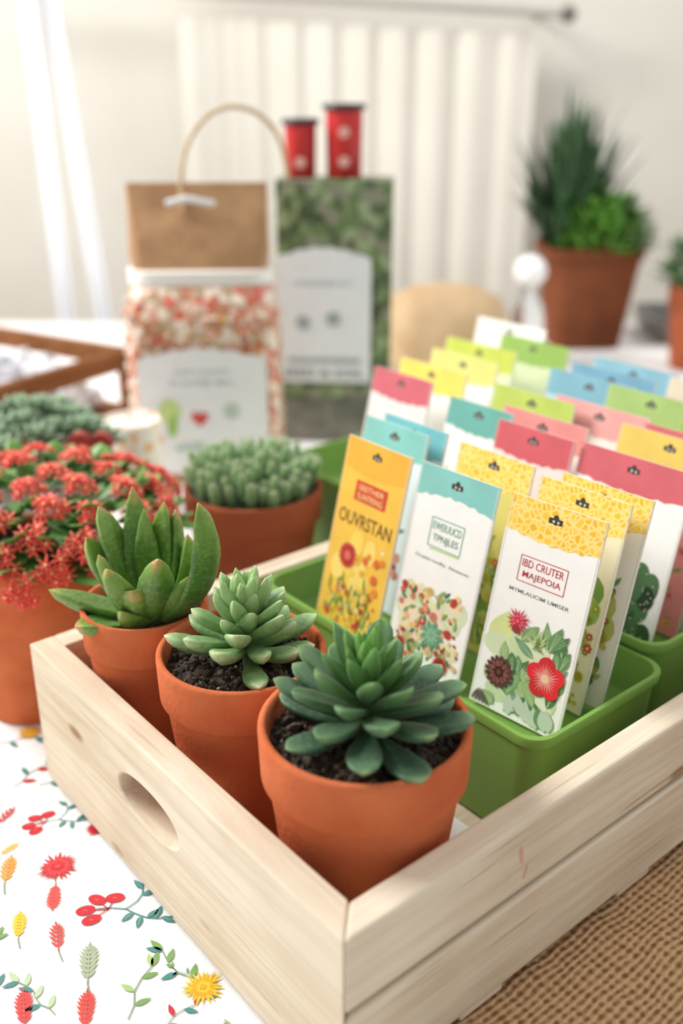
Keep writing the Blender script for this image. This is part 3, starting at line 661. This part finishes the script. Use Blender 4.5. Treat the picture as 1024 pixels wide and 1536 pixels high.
# ================================================================ curtain, rod, drape
cm=pmat('cream_curtain',(238,234,225),(232,228,218),scale=4,rough=.95,spec=.1)
cu=empty('curtain');V=[];F=[];nx=300
for j in range(7):
    for i in range(nx+1):
        x=-.36+.79*i/nx;z=.548-.045*(x+.3)-1.22*j/6
        ph=x/.088+.12*math.sin(x*9);fr=ph-math.floor(ph)
        V.append((x,2.405+.011*(1-abs(2*fr-1)**2.5)*-1+.003*math.sin(x*80),z))
for j in range(6):
    for i in range(nx): a_=j*(nx+1)+i;F.append((a_,a_+1,a_+nx+2,a_+nx+1))
mk('fabric',V,F,cm,parent=cu)
rd=empty('curtain_rod');rm=pmat('rod_metal',(176,172,166),rough=.35)
tube('rod',[(-.8,2.36,.620),(-.3,2.36,.594),(.1,2.36,.573),(.475,2.36,.552)],.008,rm,rd)
B=[( .018*math.sin(math.pi*i/12)+.0002,-.018*math.cos(math.pi*i/12)) for i in range(13)]
lathe('finial',B,pmat('finial_dark',(110,106,100),rough=.4),rd,loc=(.485,2.36,.552))
tube('bracket',[(.44,2.36,.554),(.44,2.42,.554),(.44,2.50,.554)],.007,rm,rd)
dr=empty('white_drape')
vm=pmat('white_voile',(248,249,252),(240,242,248),scale=5,rough=.9)
for nm,xa,xb in(('strip_left',-.590,-.580),('strip_right',-.552,-.505)):
    V=[];F=[];nx=24;NZ=24
    for j in range(NZ+1):
        t=j/NZ;z=1.2-1.9*t;xc=xa+(xb-xa)*max(0,min(1.6,(.55-z)/.58))
        if z>.55: xc=xa+(-.57-xa)*(z-.55)/.65
        for i in range(nx+1):
            u=i/nx*2-1;V.append((xc+u*.0185,2.08+.008*math.sin(u*6)+.004*math.sin(z*5)+(.012 if nm[6]=='r' else 0),z))
    for j in range(NZ):
        for i in range(nx): a_=j*(nx+1)+i;F.append((a_,a_+1,a_+nx+2,a_+nx+1))
    mk(nm,V,F,vm,parent=dr)
# ================================================================ green bins
gm=pmat('green_plastic',(124,166,78),(116,157,70),scale=5,rough=.5,spec=.3)
def bin_(r0,r1,l0,l1,zb,zt=.096):
    w,d=r1-r0,l1-l0;e=empty('green_seed_bin',CW((r0+r1)/2,(l0+l1)/2,zb),ROT);h=zt-zb;R_=.014
    loft('bin_shell',[(w-.022,d-.022,R_,0),(w-.014,d-.014,R_,.0015),(w-.012,d-.012,R_,.004),(w-.004,d-.004,R_,h-.007),(w,d,R_,h-.006),(w+.001,d+.001,R_,h-.001),(w,d,R_,h),(w-.005,d-.005,R_,h),(w-.006,d-.006,R_,h-.001),(w-.010,d-.010,R_,.0645-zb),(w-.013,d-.013,R_,.0625-zb)],gm,e,sharp=50)
bin_(.158,.2765,.034,.280,.0135,.090);bin_(.279,.400,.045,.280,.0135);bin_(.4025,.530,.045,.280,.0135)
bin_(.312,.60,.304,.47,TZ+.0002,.092)
# ================================================================ seed packets
giraffe=vormat('giraffe_print',[(246,192,50),(248,200,64),(242,184,42)],250,edge=(250,224,134),rough=.45,ew=(.05,.2))
PW,PH=.062,.125;BASEZ=.0655
def packet(r,l,header,body,style,yaw=0,zt=.19,W=PW,text=None,tcol=RED,seed=0):
    rnd=random.Random(seed+int(r*1000)+int(l*1000));lean=.030
    Xv=(-LV);Xv=Matrix.Rotation(math.radians(yaw),3,'Z')@Xv
    nR=Vector((-Xv.y,Xv.x,0))
    if nR.dot(RV)<0:nR=-nR
    base=CW(r,l,zt)-nR*lean;base.z=BASEZ
    Yv=(nR*lean+Vector((0,0,zt-BASEZ)));H=Yv.length;Yv.normalize();Zv=Xv.cross(Yv)*.32   # thin print layers
    M=Matrix(((Xv.x,Yv.x,Zv.x,base.x),(Xv.y,Yv.y,Zv.y,base.y),(Xv.z,Yv.z,Zv.z,base.z),(0,0,0,1)))
    a=Art();w=W/2;t=.0024;hh=H*.845
    bc=body;edge=(240,238,232)
    a.rect(-w,0,w,H,0,bc)
    a.poly([(w,0),(-w,0),(-w,H),(w,H)],-2*t,edge)
    for p,q in(((-w,0),(w,0)),((w,0),(w,H)),((w,H),(-w,H)),((-w,H),(-w,0))):
        b=len(a.V);a.V+=[(p[0],p[1],-2*t),(q[0],q[1],-2*t),(q[0],q[1],0),(p[0],p[1],0)];a.F.append((b,b+1,b+2,b+3));a.MI.append(a.mi(edge))
    z=.00022
    pts=[(-w,H),( -w,hh)]
    for i in range(1,16):
        u=i/16;pts.append((-w+2*w*u,hh-.0030*math.sin(math.pi*u)*(1 if style!='b' else -1.2)-.0008*math.sin(u*40)))
    pts+=[(w,hh),(w,H)];a.poly(pts,z,header)
    for x in(-w+.001,w-.001): a.line([(x,.001),(x,H-.001)],.0004,z*1.5,(225,222,214))
    y=H-.0085;a.rect(-.0045,y-.0016,.0045,y+.0016,z*2,(62,56,50));a.ell(0,y+.0008,.002,.003,z*2.2,(62,56,50));a.ell(-.0012,y-.0002,.0008,.0008,z*3,(220,216,205),n=8);a.ell(.0018,y-.0003,.0007,.0008,z*3,(220,216,205),n=8)
    zz=z*2
    def wash(y0,y1,cols,n,sx=.012,sy=.010,zo=0):
        for k in range(n): a.ell(rnd.uniform(-w+sx,w-sx),rnd.uniform(y0+sy,max(y0+sy,y1)),sx*rnd.uniform(.4,1),sy*rnd.uniform(.4,1),z*1.6+zo+.000006*k,rnd.choice(cols),rot=0,n=12)
    def meadow(y0,y1,cols,n,s=.0035,zo=0):
        for k in range(n):
            x=rnd.uniform(-w*.85,w*.85);yy=y0+s*.9+(y1-y0)*rnd.random()**1.3
            c=rnd.choice(cols);q=rnd.random()
            if q<.4:
                a.leaf(x*.85,yy,s*1.9,s*.7,rnd.uniform(.4,2.7),zz+zo+.00001*k,rnd.choice(((120,165,90),(88,140,80),(150,180,110),(70,120,90),(180,200,140))),n=5)
            elif q<.62: a.bloom(x,yy,s*rnd.uniform(.5,1.0),zz+zo+.0002+.00001*k,[c,tuple(int(v*.85) for v in c)])
            elif q<.82: a.daisy(x,yy,s*rnd.uniform(.5,1.0),zz+zo+.0002+.00001*k,c,(240,200,90),n=7,a0=rnd.random())
            else: a.ell(x,yy,s*.35,s*.35,zz+zo+.0003+.00001*k,c,n=8)
    if style=='a':
        a.frame(-.0165,.0805,.0145,.0955,.0005,zz,(200,60,60));a.text('IBD CRUTER',-.015,.0125,.0893,.0045,zz,(196,50,55));a.text('MAJEPOIA',-.0135,.012,.0822,.0048,zz,(196,50,55))
        a.text('MYMLAUCIM UMISER',-.020,.020,.0735,.0022,zz,(120,120,125))
        wash(.0,.045,[(222,234,196),(206,224,176),(230,238,210),(214,228,190)],26,.011,.011)
        a.leaf(-.022,.036,.026,.016,1.35,zz,(220,230,160))
        G=[(132,170,112),(104,150,96),(160,188,128),(84,130,84),(176,200,150),(110,156,120)]
        for k in range(46):
            x=rnd.uniform(-.018,.024);yy=rnd.uniform(.003,.048)
            if x<-.006 and yy>.03: continue
            ang=rnd.uniform(.3,2.8);ln=rnd.uniform(.010,.019)
            if x+ln*math.cos(ang)>w*.95 or x+ln*math.cos(ang)<-w*.95: continue
            a.leaf(x,yy,ln,rnd.uniform(.005,.008),ang,zz+.00003*k,G[k%6])
            for q in(-.13,0,.13): a.line([(x,yy),(x+ln*.75*math.cos(ang+q),yy+ln*.75*math.sin(ang+q))],.00022,zz+.00003*k+.00001,(196,214,170))
        for k in range(12): a.leaf(-.006+k*.0028,.001+rnd.random()*.004,.013,.007,rnd.uniform(.8,2.3) if k<8 else 1.9,zz+.0015+.00003*k,(200,214,196) if k%3 else (112,150,100))
        a.line([(-.004,.03),(-.008,.055)],.0006,zz,(120,160,90));a.line([(-.0145,.005),(-.0145,.02)],.0006,zz,(120,160,90))
        for k in range(9): a.leaf(.003+.001*k,.045,rnd.uniform(.008,.016),.0022,.7+.25*k,zz+.0015,(182,206,140))
        z2=zz+.0020
        a.hib(.0155,.032,.0125,z2,(216,46,58),(248,190,176),5,.4);a.mum(-.0095,.0575,.0085,z2,(200,40,66),(232,110,120),16,rnd=rnd);a.leaf(-.0095,.050,.006,.006,1.57,z2+.0001,(150,60,60))
        a.bloom(-.0145,.024,.0098,z2,[(96,60,62),(140,84,80),(66,38,44),(120,70,56)])
        for k in range(14): a.ell(-.0145+.004*math.cos(k*.9),.024+.004*math.sin(k*.9),.0005,.0005,z2+.0004,(196,150,120),n=6)
        for k in range(5): a.leaf(-.029+k*.003,.001,.009,.002,1.2+.25*k,z2,(110,96,96))
    elif style=='b':
        a.frame(-.014,.0795,.012,.0975,.0006,zz,(84,170,140));a.text('EWEIUUCD',-.0125,.0105,.0905,.0048,zz,(76,160,130));a.text('TPNJLES',-.011,.0095,.0822,.0055,zz,(60,140,110))
        a.line([(-.012,.078),(.012,.0785)],.0008,zz,(190,220,90));a.text('Oculeie loodhy  Aineasom',-.022,.022,.0695,.0026,zz,(110,130,130))
        wash(.0,.050,[(246,226,196),(236,232,190),(250,214,196),(222,232,196),(214,226,190)],40,.010,.009)
        meadow(.001,.052,[(240,190,150),(244,210,130),(214,80,70),(236,150,130),(248,222,170),(190,60,60)],140,.0033)
        for k in range(9): a.leaf(.004,.026,.010,.0045,k*.7,zz+.0018,(104,166,140));a.leaf(.004,.026,.007,.002,k*.7+.3,zz+.0019,(150,196,160))
        a.bloom(.015,.010,.006,zz+.0018,[(190,70,60),(150,50,48)]);a.bloom(-.02,.012,.004,zz+.0018,[(214,50,50),(190,30,40)])
    elif style=='c':
        wash(.0,.06,[(250,214,96),(244,206,80),(252,222,120)],20,.012,.01)
        a.rect(-.015,.088,.016,.1015,zz,(212,70,44));a.text('SEETHER',-.012,.013,.0955,.0038,zz*1.5,(250,220,150));a.text('SUNTRING',-.012,.013,.0895,.0042,zz*1.5,(250,220,150))
        a.text('OUVRSTAN',-.026,.026,.0705,.0095,zz,(92,64,30));a.ell(.022,.062,.0012,.0012,zz,(240,240,230))
        meadow(.001,.028,[(250,222,90),(244,196,60),(228,110,70),(250,230,150),(214,70,60)],90,.0030)
        for k in range(18): a.leaf(rnd.uniform(-.024,.024),rnd.uniform(.0,.03),.012,.0022,rnd.uniform(1.2,1.9),zz+.0006,(130,150,60))
        a.bloom(-.010,.050,.0088,zz+.0012,[(206,64,62),(180,44,50),(220,110,90)])
        for k in range(8): a.daisy(rnd.uniform(-.002,.025),rnd.uniform(.030,.058),rnd.uniform(.002,.0045),zz+.0010,rnd.choice(((236,190,60),(226,110,60),(240,150,60))),(214,120,50),n=8)
    elif style=='green':
        wash(.0,.075,[(200,206,110),(160,186,90),(120,160,70)],26,.012,.012)
        meadow(.001,.070,[(206,196,60),(150,180,60),(90,140,60),(200,80,70)],110,.0042)
    elif style=='cactus':
        a.text('@',-.024,-.016,.078,.008,zz,(70,80,70))
        for k in range(50): a.ell(rnd.uniform(-.004,.034),rnd.uniform(.012,.060),.006,.008,zz+.00002*k,rnd.choice(((44,72,44),(58,92,56),(36,60,40),(80,118,74))))
        for k in range(110): a.ell(rnd.uniform(-.008,.038),rnd.uniform(.008,.066),.0005,.0005,zz+.0012,(225,230,215),n=6)
        meadow(.001,.014,[(190,210,120),(200,90,80)],20)
    else:
        if text: a.text(text,-.02,.02,.080,.006,zz,tcol)
        a.text('Garden Seeds',-.018,.018,.070,.003,zz,(120,120,120))
        meadow(.002,.055,[(226,120,110),(240,196,90),(200,70,70),(236,170,150)],45,.0042)
    o=a.obj('seed_packet',mw=M)
    return o
TEALH=(138,206,198);PINK=(218,104,114);LIME=(196,216,84);BLUE=(132,184,204);WHITE=(248,247,244)
packet(.224,.084,giraffe,WHITE,'a',yaw=5)
packet(.219,.154,TEALH,WHITE,'b',yaw=2)
packet(.216,.2225,(244,184,64),(246,198,78),'c',yaw=-1)
packet(.2535,.247,TEALH,(226,238,242),'x',text='LAVENDER',tcol=(70,130,150))
packet(.2675,.243,(122,198,206),(226,240,238),'x')
packet(.2627,.1644,giraffe,(226,214,120),'green')
packet(.2560,.0905,giraffe,(246,236,200),'green',yaw=2)
packet(.2700,.0860,giraffe,(250,246,232),'green',yaw=2)
packet(.3243,.1036,PINK,WHITE,'cactus',W=.082,yaw=1)
packet(.3190,.1800,(216,96,106),(246,226,220),'x',W=.066)
packet(.3474,.1956,(234,150,146),(250,232,226),'x',W=.075)
packet(.3330,.2430,(110,182,172),WHITE,'green')
packet(.3770,.1123,(238,208,104),(236,150,150),'x',W=.08)
packet(.3980,.1846,(240,172,168),(250,236,230),'x',W=.082)
packet(.3860,.2380,(190,210,98),(246,244,232),'x',W=.078)
packet(.3480,.3420,(218,108,122),(240,236,232),'x',W=.068)
packet(.3860,.3460,(244,222,104),WHITE,'x',W=.078)
packet(.4300,.3520,(234,226,132),WHITE,'x',W=.078)
packet(.4720,.3720,(204,216,88),(236,240,200),'x',W=.085)
packet(.5386,.3950,(244,242,236),WHITE,'x',zt=.196,W=.085)
packet(.5205,.3500,(152,190,90),(220,232,190),'x',W=.08)
packet(.4528,.1783,(172,202,120),(230,150,140),'green',W=.08)
packet(.4560,.2380,BLUE,(190,220,232),'x',W=.082)
packet(.4850,.2380,(120,172,196),(190,216,230),'x',W=.082)
packet(.5150,.2380,(140,190,208),(200,224,234),'x',W=.082)
packet(.5080,.1650,(236,220,196),WHITE,'x',W=.07)
packet(.4300,.1000,(162,196,92),(244,230,120),'green',W=.08)
packet(.4700,.0950,(238,214,130),WHITE,'x',W=.08)
packet(.5000,.0950,(218,102,104),WHITE,'x',W=.08)
packet(.3900,.1050,(218,114,118),WHITE,'x',W=.075)
# ================================================================ light
w=bpy.data.worlds.new('world');sc.world=w;w.use_nodes=True
bg=w.node_tree.nodes['Background'];bg.inputs[0].default_value=(1,.99,.97,1);bg.inputs[1].default_value=.60
def area(name,loc,tgt,size,power,col=(1,1,1)):
    ld=bpy.data.lights.new(name,'AREA');ld.shape='RECTANGLE';ld.size=size[0];ld.size_y=size[1];ld.energy=power;ld.color=col
    o=bpy.data.objects.new(name,ld);COL.objects.link(o);o.location=loc
    o.rotation_euler=(Vector(tgt)-Vector(loc)).to_track_quat('-Z','Y').to_euler();return o
area('window_light',(-1.5,1.15,1.5),(0,.75,0),(.9,.8),62,(1,.98,.945))
area('fill_light_right',(1.6,1.5,1.4),(0,1.0,.05),(1.2,1.0),14,(1,.98,.95))  # added weak fill lamp from the back right, no window there
# ================================================================ camera
cam=bpy.data.cameras.new('camera');co=bpy.data.objects.new('camera',cam);COL.objects.link(co)
cam.sensor_fit='VERTICAL';cam.sensor_height=36;cam.sensor_width=24;cam.lens=34.69
co.location=(0,0,.4);co.rotation_euler=(math.radians(90-23.08),0,0)
cam.clip_start=.02;cam.dof.use_dof=True;cam.dof.focus_distance=.515;cam.dof.aperture_fstop=3.5
sc.camera=co
